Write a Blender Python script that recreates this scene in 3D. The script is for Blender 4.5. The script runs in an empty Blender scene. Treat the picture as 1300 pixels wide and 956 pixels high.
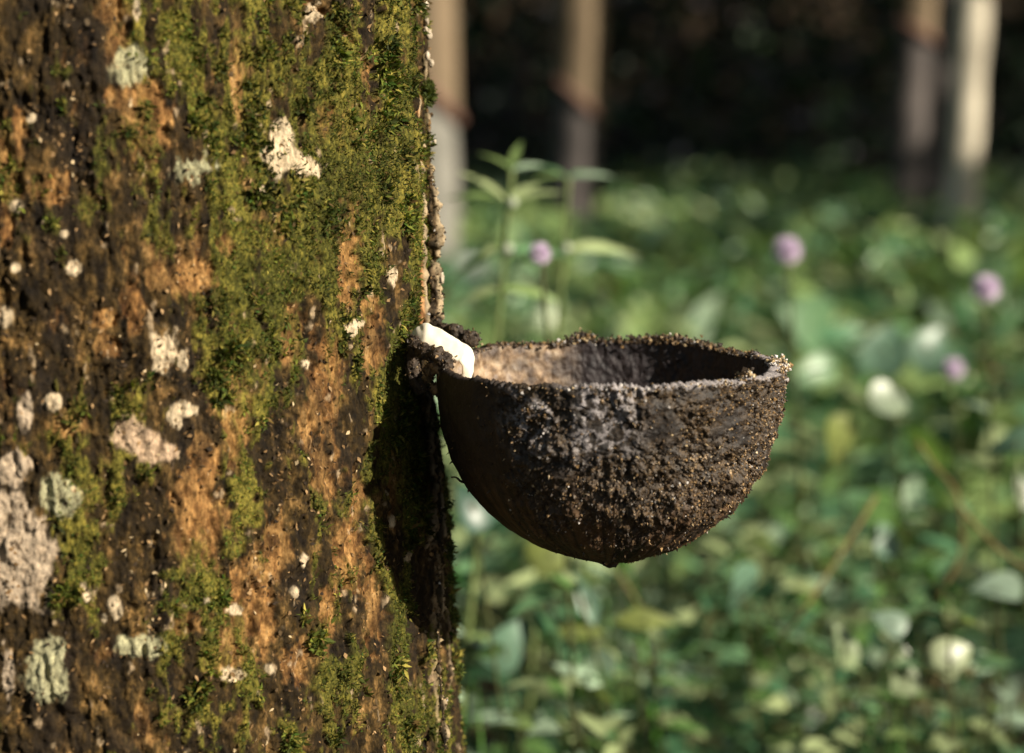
import bpy, math
import numpy as np

rng = np.random.default_rng(7)
S = bpy.context.scene
COL = S.collection
F = 2600.0                      # focal length in photo pixels (72 mm on 36 mm, 1300 px wide)
PITCH = math.radians(8.06)
CAM = np.array([0.0, 0.0, 0.80])
FW = np.array([0, math.cos(PITCH), -math.sin(PITCH)])
UP = np.array([0, math.sin(PITCH), math.cos(PITCH)])
RT = np.array([1.0, 0, 0])
SUN_AZ, SUN_EL = math.radians(57), math.radians(27)     # azimuth: from towards-camera round to the right
SUN = np.array([math.sin(SUN_AZ)*math.cos(SUN_EL), -math.cos(SUN_AZ)*math.cos(SUN_EL), math.sin(SUN_EL)])

def P(px, py, d):
    return CAM + FW*d + RT*((px-650)*d/F) + UP*((478-py)*d/F)
def proj(v):
    q = v-CAM; d = q@FW
    return 650+F*(q@RT)/d, 478-F*(q@UP)/d, d

# ------------------------------------------------------------------ noise
def _h(ix, iy, iz, seed):
    n = (ix.astype(np.int64)*374761393 + iy.astype(np.int64)*668265263 + iz.astype(np.int64)*2147483647 + seed*1274126177) & 0xffffffff
    n = ((n ^ (n >> 13))*1274126177) & 0xffffffff
    n = (n ^ (n >> 16)) & 0xffffffff
    n = (n*2246822519) & 0xffffffff
    n = n ^ (n >> 15)
    return (n & 0xffffff)/float(0xffffff)
def vnoise(p, scale=(1, 1, 1), seed=0):
    q = p*np.asarray(scale); i = np.floor(q).astype(np.int64); f = q-i; f = f*f*(3-2*f)
    r = 0
    for a in (0, 1):
        wa = f[:, 0] if a else 1-f[:, 0]
        for b in (0, 1):
            wb = f[:, 1] if b else 1-f[:, 1]
            for c in (0, 1):
                wc = f[:, 2] if c else 1-f[:, 2]
                r = r + wa*wb*wc*_h(i[:, 0]+a, i[:, 1]+b, i[:, 2]+c, seed)
    return r*2-1
def fbm(p, scale, octv=4, seed=0, gain=.5):
    s = np.asarray(scale, float); a = 1; t = 0; r = 0
    for o in range(octv):
        r = r+a*vnoise(p, s, seed+o*17); t += a; a *= gain; s = s*2.03
    return r/t
def sm(a, b, x):
    t = np.clip((x-a)/(b-a), 0, 1); return t*t*(3-2*t)

# ------------------------------------------------------------------ mesh helpers
def link(name, me, mat, parent=None):
    o = bpy.data.objects.new(name, me); COL.objects.link(o)
    if mat is not None: me.materials.append(mat)
    if parent is not None: o.parent = parent
    return o
def mesh_np(name, V, Q, smooth=True, tint=None, masks=None):
    """V (n,3); Q (m,3|4) int"""
    me = bpy.data.meshes.new(name)
    V = np.ascontiguousarray(V, np.float32); Q = np.ascontiguousarray(Q, np.int32)
    k = Q.shape[1]
    me.vertices.add(len(V)); me.vertices.foreach_set('co', V.ravel())
    me.loops.add(Q.size); me.loops.foreach_set('vertex_index', Q.ravel())
    me.polygons.add(len(Q)); me.polygons.foreach_set('loop_start', np.arange(0, Q.size, k, dtype=np.int32))
    me.polygons.foreach_set('loop_total', np.full(len(Q), k, np.int32))
    me.polygons.foreach_set('use_smooth', np.full(len(Q), smooth, bool))
    me.update(calc_edges=True)
    for nm, arr in (('tint', tint), ('masks', masks)):
        if arr is not None:
            a = me.color_attributes.new(nm, 'FLOAT_COLOR', 'POINT')
            c = np.ones((len(V), 4), np.float32); c[:, :arr.shape[1]] = arr
            a.data.foreach_set('color', c.ravel())
    return me
def grid_faces(nr, nc, wrap=False):
    r = np.arange(nr-1)[:, None]; c = np.arange(nc if wrap else nc-1)[None, :]
    c2 = (c+1) % nc
    return np.stack([r*nc+c, r*nc+c2, (r+1)*nc+c2, (r+1)*nc+c], -1).reshape(-1, 4)
def join(parts):
    V, Q, T, n = [], [], [], 0
    for v, q, t in parts:
        V.append(v); Q.append(q+n); T.append(t); n += len(v)
    return np.concatenate(V), np.concatenate(Q), np.concatenate(T)
def tube(pts, rad, n=10, noise=0, seed=0, nscale=200, squash=None, cap=True):
    pts = np.asarray(pts, float); rad = np.asarray(rad, float)
    t = np.gradient(pts, axis=0); t /= np.linalg.norm(t, axis=1)[:, None]+1e-12
    up = np.array([0, 1.0, 0.05]); 
    if abs(np.mean(t@up)) > .85: up = np.array([1.0, 0, .02])
    a = np.cross(t, up); a /= np.linalg.norm(a, axis=1)[:, None]; b = np.cross(a, t)
    ang = np.linspace(0, 2*math.pi, n, endpoint=False)
    sx, sy = squash or (1, 1)
    V = pts[:, None]+rad[:, None, None]*(sx*np.cos(ang)[None, :, None]*a[:, None]+sy*np.sin(ang)[None, :, None]*b[:, None])
    V = V.reshape(-1, 3)
    if noise:
        d = V-np.repeat(pts, n, 0); l = np.linalg.norm(d, axis=1)[:, None]+1e-9
        V = V+d/l*(noise*fbm(V, (nscale,)*3, 3, seed))[:, None]
    Q = grid_faces(len(pts), n, True)
    if cap:
        k = len(V); V = np.vstack([V, pts[0], pts[-1]])
        i = np.arange(n); j = (i+1) % n; e = (len(pts)-1)*n
        Q = np.vstack([Q, np.stack([np.full(n, k), j, i, np.full(n, k)], -1), np.stack([np.full(n, k+1), e+i, e+j, np.full(n, k+1)], -1)])
    return V, Q
def spline(ctrl, n):
    c = np.asarray(ctrl, float); m = len(c)
    t = np.linspace(0, m-1, n); i = np.clip(t.astype(int), 0, m-2); f = (t-i)[:, None]
    g = lambda k: c[np.clip(k, 0, m-1)]
    p0, p1, p2, p3 = g(i-1), g(i), g(i+1), g(i+2)
    return .5*((2*p1)+(-p0+p2)*f+(2*p0-5*p1+4*p2-p3)*f**2+(-p0+3*p1-3*p2+p3)*f**3)
def blob(c, rad, amp=.2, ns=3.0, seed=0, n=24):
    """lumpy ellipsoid; degenerate poles as tiny rings"""
    th = np.linspace(.03, math.pi-.03, n); ph = np.linspace(0, 2*math.pi, n*2, endpoint=False)
    T, Ph = np.meshgrid(th, ph, indexing='ij')
    D = np.stack([np.sin(T)*np.cos(Ph), np.sin(T)*np.sin(Ph), np.cos(T)], -1).reshape(-1, 3)
    r = 1+amp*fbm(D+seed*3.1, (ns,)*3, 4, seed, .6)*1.8
    V = np.asarray(c)+D*r[:, None]*np.asarray(rad)
    Q = grid_faces(n, 2*n, True)
    return V, Q

# grit granules
def granules(C_, size, nrmv, stretch, cols):
    n = len(C_); t1 = np.cross(nrmv, rng.normal(0, 1, (n, 3))); t1 /= np.linalg.norm(t1, axis=1)[:, None]; t2 = np.cross(nrmv, t1)
    s = size[:, None]; j_ = lambda: rng.uniform(.6, 1.35, (n, 1))
    Vv = np.stack([C_+t1*s*j_(), C_+t2*s*j_(), C_-t1*s*j_(), C_-t2*s*j_(), C_+nrmv*s*stretch[:, None], C_-nrmv*s*.8], 1)
    f = np.array([(0, 1, 4), (1, 2, 4), (2, 3, 4), (3, 0, 4), (1, 0, 5), (2, 1, 5), (3, 2, 5), (0, 3, 5)])
    Qf = (f[None]+(np.arange(n)*6)[:, None, None]).reshape(-1, 3)
    return Vv.reshape(-1, 3), Qf, np.repeat(cols, 6, 0)
GP = np.array([(.03, .02, .012), (.09, .055, .025), (.24, .15, .065), (.48, .36, .2), (.62, .58, .54)])
def cover(name, vw, org_, n, s0, parent, p, mat):
    k_ = rng.integers(0, len(vw), n); nn = rng.normal(0, 1, (n, 3)); nn /= np.linalg.norm(nn, axis=1)[:, None]
    v, q, t = granules(vw[k_]-org_+rng.normal(0, .0003, (n, 3)), np.clip(rng.lognormal(math.log(s0), .45, n), .0001, .001), nn, rng.uniform(.7, 1.8, n), GP[rng.choice(5, n, p=p)]*rng.uniform(.6, 1.1, (n, 1)))
    o = link(name, mesh_np(name, v, q, False, t), mat, parent); o['kind'] = 'stuff'; return o
# ------------------------------------------------------------------ materials
def new_mat(name):
    m = bpy.data.materials.new(name); m.use_nodes = True
    nt = m.node_tree; nt.nodes.clear()
    out = nt.nodes.new('ShaderNodeOutputMaterial'); b = nt.nodes.new('ShaderNodeBsdfPrincipled')
    nt.links.new(b.outputs[0], out.inputs[0])
    return m, nt, b, out
def N(nt, typ, **kw):
    n = nt.nodes.new(typ)
    for k, v in kw.items():
        if k in n.inputs: n.inputs[k].default_value = v
        else: setattr(n, k, v)
    return n
def noise_n(nt, scale, detail=6, rough=.6, vec=None, stretch=None, dist=0):
    n = N(nt, 'ShaderNodeTexNoise'); n.inputs['Scale'].default_value = scale; n.inputs['Detail'].default_value = detail
    n.inputs['Roughness'].default_value = rough; n.inputs['Distortion'].default_value = dist
    tc = N(nt, 'ShaderNodeTexCoord'); mp = N(nt, 'ShaderNodeMapping')
    nt.links.new(tc.outputs['Object'], mp.inputs[0])
    if stretch: mp.inputs['Scale'].default_value = stretch
    nt.links.new(mp.outputs[0], n.inputs['Vector'])
    return n.outputs['Fac']
def ramp(nt, fac, stops, interp='LINEAR'):
    r = N(nt, 'ShaderNodeValToRGB'); cr = r.color_ramp; cr.interpolation = interp
    while len(cr.elements) < len(stops): cr.elements.new(.5)
    for e, (p, c) in zip(cr.elements, stops):
        e.position = p; e.color = (*c, 1) if len(c) == 3 else c
    nt.links.new(fac, r.inputs[0]); return r.outputs[0]
def mix(nt, fac, a, b, typ='MIX'):
    m = N(nt, 'ShaderNodeMix', data_type='RGBA', blend_type=typ)
    for s, v in ((0, fac), (6, a), (7, b)):
        if hasattr(v, 'is_linked') or hasattr(v, 'links'): nt.links.new(v, m.inputs[s])
        else: m.inputs[s].default_value = v if s == 0 else (*v, 1)
    return m.outputs[2]
def mathn(nt, op, a, b):
    m = N(nt, 'ShaderNodeMath', operation=op)
    for s, v in ((0, a), (1, b)):
        if hasattr(v, 'links'): nt.links.new(v, m.inputs[s])
        else: m.inputs[s].default_value = v
    return m.outputs[0]
def bump(nt, bsdf, h, strength=.5, dist=.001):
    b = N(nt, 'ShaderNodeBump'); b.inputs['Strength'].default_value = strength; b.inputs['Distance'].default_value = dist
    nt.links.new(h, b.inputs['Height']); nt.links.new(b.outputs[0], bsdf.inputs['Normal'])
def simple(name, c1, c2, scale=60, rough=.8, spec=.3, bs=.4, bd=.001, stretch=None, detail=6):
    m, nt, b, o = new_mat(name)
    n = noise_n(nt, scale, detail, .65, stretch=stretch)
    nt.links.new(ramp(nt, n, [(.3, c1), (.7, c2)]), b.inputs['Base Color'])
    b.inputs['Roughness'].default_value = rough; b.inputs['Specular IOR Level'].default_value = spec
    bump(nt, b, n, bs, bd); return m

def bark_material():
    m, nt, b, o = new_mat('mossy_bark')
    at = N(nt, 'ShaderNodeAttribute', attribute_name='masks'); sp = N(nt, 'ShaderNodeSeparateColor')
    nt.links.new(at.outputs['Color'], sp.inputs[0])
    moss, orange, pale = sp.outputs; dark = at.outputs['Alpha']
    nf = noise_n(nt, 900, 8, .7, stretch=(1, 1, .5)); nm = noise_n(nt, 130, 8, .65, stretch=(1, 1, .55)); nl = noise_n(nt, 28, 6, .6); nmm = noise_n(nt, 330, 6, .7, stretch=(1, 1, .55))
    bark = ramp(nt, mathn(nt, 'ADD', mathn(nt, 'MULTIPLY', nm, .6), mathn(nt, 'MULTIPLY', nmm, .4)), [(.40, (.009, .006, .003)), (.50, (.030, .019, .006)), (.56, (.085, .052, .016)), (.63, (.25, .145, .050)), (.72, (.55, .38, .19))])
    fine = ramp(nt, nf, [(.32, (.35, .33, .3)), (.52, (.95, .95, .95)), (.72, (1.7, 1.6, 1.45))])
    orc = ramp(nt, mathn(nt, 'ADD', mathn(nt, 'MULTIPLY', nm, .5), mathn(nt, 'MULTIPLY', nmm, .5)), [(.38, (.07, .03, .010)), (.48, (.21, .105, .034)), (.57, (.42, .235, .082)), (.7, (.66, .46, .22))])
    mc = ramp(nt, mathn(nt, 'ADD', mathn(nt, 'MULTIPLY', nf, .6), mathn(nt, 'MULTIPLY', nl, .5)), [(.35, (.018, .020, .004)), (.52, (.075, .075, .012)), (.66, (.20, .17, .03))])
    pt = N(nt, 'ShaderNodeAttribute', attribute_name='tint'); pc = mix(nt, 1.0, pt.outputs['Color'], ramp(nt, nmm, [(.3, (.35, .32, .28)), (.5, (.95, .95, .95)), (.7, (1.25, 1.25, 1.25))]), 'MULTIPLY')
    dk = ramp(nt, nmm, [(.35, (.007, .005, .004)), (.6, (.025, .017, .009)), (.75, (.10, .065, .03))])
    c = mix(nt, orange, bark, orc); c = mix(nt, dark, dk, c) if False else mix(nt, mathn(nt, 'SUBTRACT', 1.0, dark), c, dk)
    c = mix(nt, moss, c, mc); c = mix(nt, pale, c, pc); c = mix(nt, .75, c, fine, 'MULTIPLY')
    nt.links.new(c, b.inputs['Base Color'])
    b.inputs['Roughness'].default_value = .75; b.inputs['Specular IOR Level'].default_value = .15
    bump(nt, b, mathn(nt, 'ADD', nf, mathn(nt, 'MULTIPLY', nm, .6)), 1.0, .0010)
    return m
def tint_material(name, rough=.6, spec=.3, transl=0., nscale=300, gloss_bump=.3, bd=.0005, tcol_=(1.3, 1.5, .6)):
    m, nt, b, o = new_mat(name)
    at = N(nt, 'ShaderNodeAttribute', attribute_name='tint')
    n = noise_n(nt, nscale, 4, .6)
    c = mix(nt, .7, at.outputs['Color'], ramp(nt, n, [(.3, (.55, .55, .55)), (.7, (1.35, 1.35, 1.35))]), 'MULTIPLY')
    nt.links.new(c, b.inputs['Base Color'])
    b.inputs['Roughness'].default_value = rough; b.inputs['Specular IOR Level'].default_value = spec
    if gloss_bump: bump(nt, b, n, gloss_bump, bd)
    if transl:
        tr = N(nt, 'ShaderNodeBsdfTranslucent'); ms = N(nt, 'ShaderNodeMixShader'); ms.inputs[0].default_value = transl
        nt.links.new(mix(nt, 1.0, c, tcol_, 'MULTIPLY'), tr.inputs[0])
        nt.links.new(b.outputs[0], ms.inputs[1]); nt.links.new(tr.outputs[0], ms.inputs[2]); nt.links.new(ms.outputs[0], o.inputs[0])
    return m

M_bark = bark_material()
M_moss = tint_material('moss_leaflets', .75, .2, .2, 900, 0)
M_flake = tint_material('bark_flakes', .8, .2, 0, 900, .6)
M_grit = tint_material('grit', .5, .45, 0, 1500, .4)
M_leaf = tint_material('weed_leaves', .38, .5, .2, 60, .15, .001)
M_crown = tint_material('crown_leaves', .5, .4, .15, 5, 0)
M_dark = simple('blackened_crust', (.012, .009, .007), (.075, .05, .03), 350, .6, .4, .9, .0015)
M_latex = None
def latex_mat():
    m, nt, b, o = new_mat('fresh_latex')
    n = noise_n(nt, 200, 3, .5)
    nt.links.new(ramp(nt, n, [(.3, (.74, .66, .50)), (.7, (.84, .78, .64))]), b.inputs['Base Color'])
    b.inputs['Roughness'].default_value = .3; b.inputs['Specular IOR Level'].default_value = .45
    b.inputs['Subsurface Weight'].default_value = .25; b.inputs['Subsurface Radius'].default_value = (.003, .0025, .002); b.inputs['Subsurface Scale'].default_value = .6
    return m
M_latex = latex_mat()
M_drop = simple('dried_latex', (.22, .17, .11), (.58, .50, .38), 400, .5, .4, .3, .0005)

# ================================================================== SETTING
def tag(o, label, cat, group=None, kind=None):
    o['label'] = label; o['category'] = cat
    if group: o['group'] = group
    if kind: o['kind'] = kind
    return o
def empty(name, loc=(0, 0, 0)):
    o = bpy.data.objects.new(name, None); COL.objects.link(o); o.location = loc; o.empty_display_size = .05; return o

def ground_h(x, y):
    p = np.stack([x, y, np.zeros_like(x)], -1)
    return .06*fbm(p, (.7, .7, 1), 3, 5)+.0+5.0*sm(19, 34, y)
gx = np.concatenate([np.linspace(-90, -9, 16), np.linspace(-8, 12, 140), np.linspace(13, 90, 16)])
gy = np.concatenate([np.linspace(-90, -2, 14), np.linspace(-1, 24, 170), np.linspace(25, 140, 30)])
X, Y = np.meshgrid(gx, gy)
Vg = np.stack([X.ravel(), Y.ravel(), ground_h(X.ravel(), Y.ravel())], -1)
M_soil = simple('forest_soil', (.012, .009, .006), (.06, .04, .022), 9, .95, .1, .8, .02, detail=10)
g = link('ground', mesh_np('ground', Vg, grid_faces(len(gy), len(gx))), M_soil); g['kind'] = 'structure'

# ------------------------------------------------------------------ leaves
def leaf_template(kind):
    if kind == 'lance': t = np.array([0, .15, .35, .55, .78, 1.]); w = np.array([.04, .55, 1, .9, .5, .02])
    elif kind == 'round': t = np.array([-.06, .05, .25, .5, .75, 1.]); w = np.array([.35, .85, 1, .92, .6, .05])
    elif kind == 'blade': t = np.array([0, .2, .4, .6, .8, 1.]); w = np.array([.8, 1, .95, .8, .5, .03])
    else: t = np.array([0, .4, 1.]); w = np.array([.15, 1, .1])
    return t, w
def leaves(base, dr, nr, L, W, kind='lance', droop=.3, fold=.25, tint=None):
    base = np.asarray(base); n = len(base)
    dr = dr/np.linalg.norm(dr, axis=1)[:, None]
    side = np.cross(dr, nr); side /= np.linalg.norm(side, axis=1)[:, None]+1e-9
    nr = np.cross(side, dr)
    t, w = leaf_template(kind); k = len(t)
    L = np.broadcast_to(L, n); W = np.broadcast_to(W, n); droop = np.broadcast_to(droop, n)
    V = np.zeros((n, k, 3, 3))
    for j in range(k):
        c = base+dr*(t[j]*L)[:, None]-nr*(droop*L*t[j]**2)[:, None]
        for q, s in enumerate((-1, 0, 1)):
            V[:, j, q] = c+side*(s*w[j]*W*.5)[:, None]+nr*((abs(s)*fold*w[j])*W*.5)[:, None]
    f = grid_faces(k, 3)
    Q = (f[None]+(np.arange(n)*k*3)[:, None, None]).reshape(-1, 4)
    T = np.repeat(tint, k*3, 0)
    return V.reshape(-1, 3), Q, T
PAL = np.array([(.08, .18, .030), (.05, .16, .065), (.14, .22, .05), (.10, .23, .09), (.23, .29, .11), (.26, .38, .24), (.035, .09, .040)])
PAL = PAL*.9+PAL.mean(1)[:, None]*.25; PAL[[2, 4]] *= 1.15
def greens(n, p=(.22, .24, .12, .17, .06, .05, .16)):
    p = np.array(p)/sum(p); c = PAL[rng.choice(len(PAL), n, p=p)]
    return c*rng.uniform(.65, 1.35, (n, 1))
def rand_dirs(n, tilt_lo, tilt_hi):
    a = rng.uniform(0, 2*math.pi, n); e = rng.uniform(tilt_lo, tilt_hi, n)
    return np.stack([np.cos(a)*np.cos(e), np.sin(a)*np.cos(e), np.sin(e)], -1)

# ground cover: uncountable small leaves from just behind the tree to the far wood
def cover_top(x, y):
    p = np.stack([x, y, np.zeros_like(x)], -1)
    return .33+.20*fbm(p, (2.2, 1.8, 1), 3, 9)
def wedge(n, y0, y1, margin=.55, pw=1.0):
    y = y0+(y1-y0)*rng.random(n)**pw
    x = rng.uniform(-1, 1, n)*(.25*y+margin)
    return x, y
parts = []
for (n, y0, y1, pw, ls, kinds) in ((2600, .98, 2.6, .8, (.022, .062), ('round', 'lance')), (17000, 2.4, 6.5, .8, (.035, .10), ('lance', 'round')), (28000, 6, 15, .8, (.05, .12), ('low',))):
    for kd in kinds:
        m_ = n//len(kinds); x, y = wedge(m_, y0, y1, .55, pw)
        top = cover_top(x, y)*(1-.35*sm(6, 11, y)); z = top*(1-rng.random(m_)**1.6*.8)
        B = np.stack([x, y, z+ground_h(x, y)], -1)
        ok = ~((x < .16) & (y < 1.25)) & (fbm(np.stack([x, y, 0*x], -1), (3.2, 2.6, 1), 3, 10)+.55*rng.random(m_) > (.42 if y0 < 2 else .24)); gt = greens(m_, (.14, .16, .24, .15, .17, .07, .07)) if y0 > 2 else greens(m_)
        D = rand_dirs(m_, -.7, 1.0); Nn = rand_dirs(m_, .0, 1.5)
        L = rng.uniform(*ls, m_); W = L*(.34 if kd == 'lance' else .8 if kd == 'round' else .5)*rng.uniform(.7, 1.2, m_)
        parts.append(leaves(B[ok], D[ok], Nn[ok], L[ok], W[ok], kd, .3, .2, gt[ok]))
Vc, Qc, Tc = join(parts)
o = link('ground_cover', mesh_np('ground_cover', Vc, Qc, True, Tc), M_leaf)
tag(o, 'dense blurred carpet of small green leaves covering the forest floor', 'ground cover', kind='stuff')
# litter: fallen dry leaves on the soil (brown, uncountable)
x, y = wedge(3500, 1.0, 9, .5, .7)
B = np.stack([x, y, ground_h(x, y)+.01+.02*rng.random(3500)], -1)
tl = np.array([(.22, .10, .045), (.12, .07, .04), (.32, .2, .1)])[rng.integers(0, 3, 3500)]
v, q, t = leaves(B, rand_dirs(3500, -.1, .3), rand_dirs(3500, 1.0, 1.5), rng.uniform(.05, .1, 3500), rng.uniform(.02, .04, 3500), 'lance', .1, -.3, tl)
tag(link('leaf_litter', mesh_np('leaf_litter', v, q, True, t), M_leaf), 'brown fallen leaves lying on the dark soil under the weeds', 'leaf litter', kind='stuff')

# far undergrowth: dark shrub mass behind the plantation rows
n = 26000
x = rng.uniform(-9, 12, n); y = 13.5+6*rng.random(n); 
tp = 2.6+1.2*fbm(np.stack([x, y, 0*x], -1), (.5, .5, 1), 3, 21); z = tp*rng.random(n)
B = np.stack([x, y, z+ground_h(x, y)], -1)
tf = 1.5*np.array([(.025, .05, .03), (.035, .06, .03), (.035, .038, .05), (.05, .042, .045)])[rng.integers(0, 4, n)]
v, q, t = leaves(B, rand_dirs(n, -.9, .6), rand_dirs(n, .1, 1.4), rng.uniform(.12, .26, n), rng.uniform(.06, .13, n), 'low', .3, .1, tf)
tag(link('far_wood', mesh_np('far_wood', v, q, True, t), M_crown), 'dark far-off wood of shrubs closing the view behind the trees', 'wood', kind='stuff')

# unseen canopy added overhead and towards the sun, gaps shaped to dapple the background
def canopy_keep(gx_, gy_):
    p = np.stack([gx_, gy_, np.zeros_like(gx_)], -1)
    nn = fbm(p, (.9, .55, 1), 3, 33)
    far = sm(9.6, 11.0, gy_); mid = sm(1.2, 1.8, gy_)
    clear = np.ones_like(gx_)
    for cx_, cy_, cr_ in ((-1.35, 1.45, .85), (-.15, 7.9, .55), (.1, 7.6, .5), (-1.4, 8.8, .5)): clear = clear*sm(cr_*.8, cr_*1.2, np.hypot(gx_-cx_, gy_-cy_))
    prob = np.clip(far*(.93-.25*sm(.05, .35, fbm(p, (.5, .5, 1), 2, 35)))+(1-far)*mid*np.where(gy_ < 3.4, sm(-.03, .12, nn*.6+.7*fbm(p, (2.6, 2.0, 1), 2, 37)), sm(.17, .40, nn))*.95*clear, 0, 1)
    return rng.random(len(gx_)) < prob
n = 60000
gxx = rng.uniform(-9, 12, n); gyy = rng.uniform(1.5, 26, n); h = rng.uniform(2.6, 5.0, n)
k = canopy_keep(gxx, gyy); gxx, gyy, h = gxx[k], gyy[k], h[k]; n = len(h)
off = h/math.tan(SUN_EL)
B = np.stack([gxx+off*math.sin(SUN_AZ), gyy-off*math.cos(SUN_AZ), h], -1)
v, q, t = leaves(B, rand_dirs(n, -.6, .4), rand_dirs(n, .4, 1.5), rng.uniform(.14, .28, n), rng.uniform(.08, .15, n), 'low', .3, .1, greens(n))
tag(link('shade_canopy', mesh_np('shade_canopy', v, q, True, t), M_crown), 'unseen leafy canopy added overhead to shade and dapple the ground', 'canopy', kind='stuff')

n = 34000  # unseen leaf roof added overhead to lower the sky fill
x = rng.uniform(-9, 9, n); y = rng.uniform(-9, 18, n); h = rng.uniform(3.8, 6.0, n); off = h/math.tan(SUN_EL)
gxx = x-off*math.sin(SUN_AZ); gyy = y+off*math.cos(SUN_AZ)
near = (np.hypot(gxx+1.35, gyy-1.55) < 1.15)
k = canopy_keep(gxx, np.where(gyy < 1.7, 30.0, gyy)) & ~near
x, y, h = x[k], y[k], h[k]; n = len(x)
v, q, t = leaves(np.stack([x, y, h], -1), rand_dirs(n, -.5, .4), rand_dirs(n, .7, 1.5), rng.uniform(.2, .36, n), rng.uniform(.12, .2, n), 'low', .3, .1, greens(n)*.7)
tag(link('sky_shade_foliage', mesh_np('sky_shade_foliage', v, q, True, t), M_crown), 'unseen roof of dark green leaves added high above the trunk to cut sky light', 'foliage', kind='stuff')

# ================================================================== MAIN TREE
AX = P(80, 478, .755); AXX, AXY = AX[0], AX[1]
R0 = .135
sil = np.array([(-60, 534), (0, 535), (120, 539), (250, 543), (330, 546), (410, 545), (440, 543), (500, 545), (560, 552), (650, 559), (700, 564), (780, 567), (830, 571), (870, 572), (956, 577), (1040, 584)], float)
pz = lambda py: P(300, py, .72)[2]
zt, zb = pz(-70), pz(1030)
zs_sil = np.array([pz(a) for a in sil[:, 0]])[::-1]; dx_sil = ((sil[:, 1]-545)*.755/F)[::-1]
def R_of(th, z):
    bumpy = np.interp(z, zs_sil, dx_sil)
    lin = (pz(430)-z)*.045
    w = sm(math.radians(42), math.radians(75), th)*(1-sm(math.radians(150), math.radians(175), th))
    far = np.abs(z-.70) > .35
    return R0+np.where(far, np.clip(lin, -.02, .03), lin*(1-w)+bumpy*w)
NF, NZ = 900, 620
th = np.concatenate([np.radians(np.linspace(-80, 115, NF)), np.radians(np.linspace(117, 278, 40))])
zz = np.concatenate([np.linspace(-.1, zb-.01, 14), np.linspace(zb, zt, NZ), np.linspace(zt+.01, 2.6, 24)])
TH, ZZ = np.meshgrid(th, zz); TH = TH.ravel(); ZZ = ZZ.ravel()
RR = R_of(TH, ZZ)
dirv = np.stack([np.sin(TH), -np.cos(TH), np.zeros_like(TH)], -1)
base = np.stack([AXX+RR*np.sin(TH), AXY-RR*np.cos(TH), ZZ], -1)
px, py, _ = proj(base)
s85 = math.radians(80); over = TH > s85
U = np.where(over, np.interp(s85, [0, 1], [0, 1])*0+545+(TH-s85)*R0/.75*F, px)
V_ = py
sv = np.stack([TH*R0, ZZ, np.zeros_like(ZZ)], -1)       # surface coordinates (m)
def SN(su, sz, octv=4, seed=0, gain=.55): return fbm(sv, (su, sz, 1), octv, seed, gain)

mx = [-100, 0, 100, 200, 300, 400, 470, 520, 560, 700]
my = [0, 120, 250, 380, 480, 600, 720, 860, 950]
MG = np.array([[.35, .38, .42, .72, .8, .8, .72, .72, .5, .3],
               [.3, .28, .32, .6, .82, .88, .82, .85, .6, .3],
               [.25, .2, .15, .42, .72, .88, .82, .8, .5, .3],
               [.2, .15, .15, .35, .62, .72, .66, .6, .3, .3],
               [.2, .15, .2, .42, .62, .35, .78, .72, .3, .3],
               [.2, .15, .2, .25, .42, .5, .62, .62, .35, .3],
               [.2, .2, .35, .3, .36, .45, .56, .52, .4, .3],
               [.2, .2, .3, .36, .42, .52, .62, .55, .5, .3],
               [.2, .2, .3, .36, .42, .52, .62, .55, .5, .3]])
def bilin(u, v, gxs, gys, G):
    gxs = np.array(gxs, float); gys = np.array(gys, float)
    u = np.clip(u, gxs[0], gxs[-1]-1e-3); v = np.clip(v, gys[0], gys[-1]-1e-3)
    i = np.searchsorted(gxs, u, 'right')-1; j = np.searchsorted(gys, v, 'right')-1
    fu = (u-gxs[i])/(gxs[i+1]-gxs[i]); fv = (v-gys[j])/(gys[j+1]-gys[j])
    return G[j, i]*(1-fu)*(1-fv)+G[j, i+1]*fu*(1-fv)+G[j+1, i]*(1-fu)*fv+G[j+1, i+1]*fu*fv
wn1 = SN(90, 45, 4, 3); wn2 = SN(90, 45, 4, 4); wf = SN(420, 220, 3, 6)
wh = SN(900, 500, 2, 8)
def patch(cx, cy, rx, ry, rough=.55, soft=.25, ang=0):
    rough = rough+.15
    a = math.radians(ang); du = U-cx; dv = V_-cy
    x_ = (du*math.cos(a)+dv*math.sin(a))/rx; y_ = (-du*math.sin(a)+dv*math.cos(a))/ry
    d = np.sqrt(x_**2+y_**2)+rough*(wn1*.8+wf*.7+wh*.3)
    return 1-sm(1-soft, 1+soft*.6, d)
def seg(pts, w, rough=.8):
    m = np.zeros_like(U); pts = np.array(pts, float)
    uu = U+10*wn1+4*wf; vv = V_+10*wn2
    for a, b in zip(pts[:-1], pts[1:]):
        ab = b-a; t = np.clip(((uu-a[0])*ab[0]+(vv-a[1])*ab[1])/(ab@ab), 0, 1)
        d = np.hypot(uu-a[0]-t*ab[0], vv-a[1]-t*ab[1]); m = np.maximum(m, 1-sm(w*.6, w*1.2, d))
    return m
mossn = SN(60, 26, 5, 11, .6)+.5*SN(400, 200, 3, 12)
moss = sm(-.10, .22, mossn*1.05+bilin(U, V_, mx, my, MG)*1.0-.50-.35*sm(.1, .5, SN(150, 55, 3, 13)))
orange = np.zeros_like(U)
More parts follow.
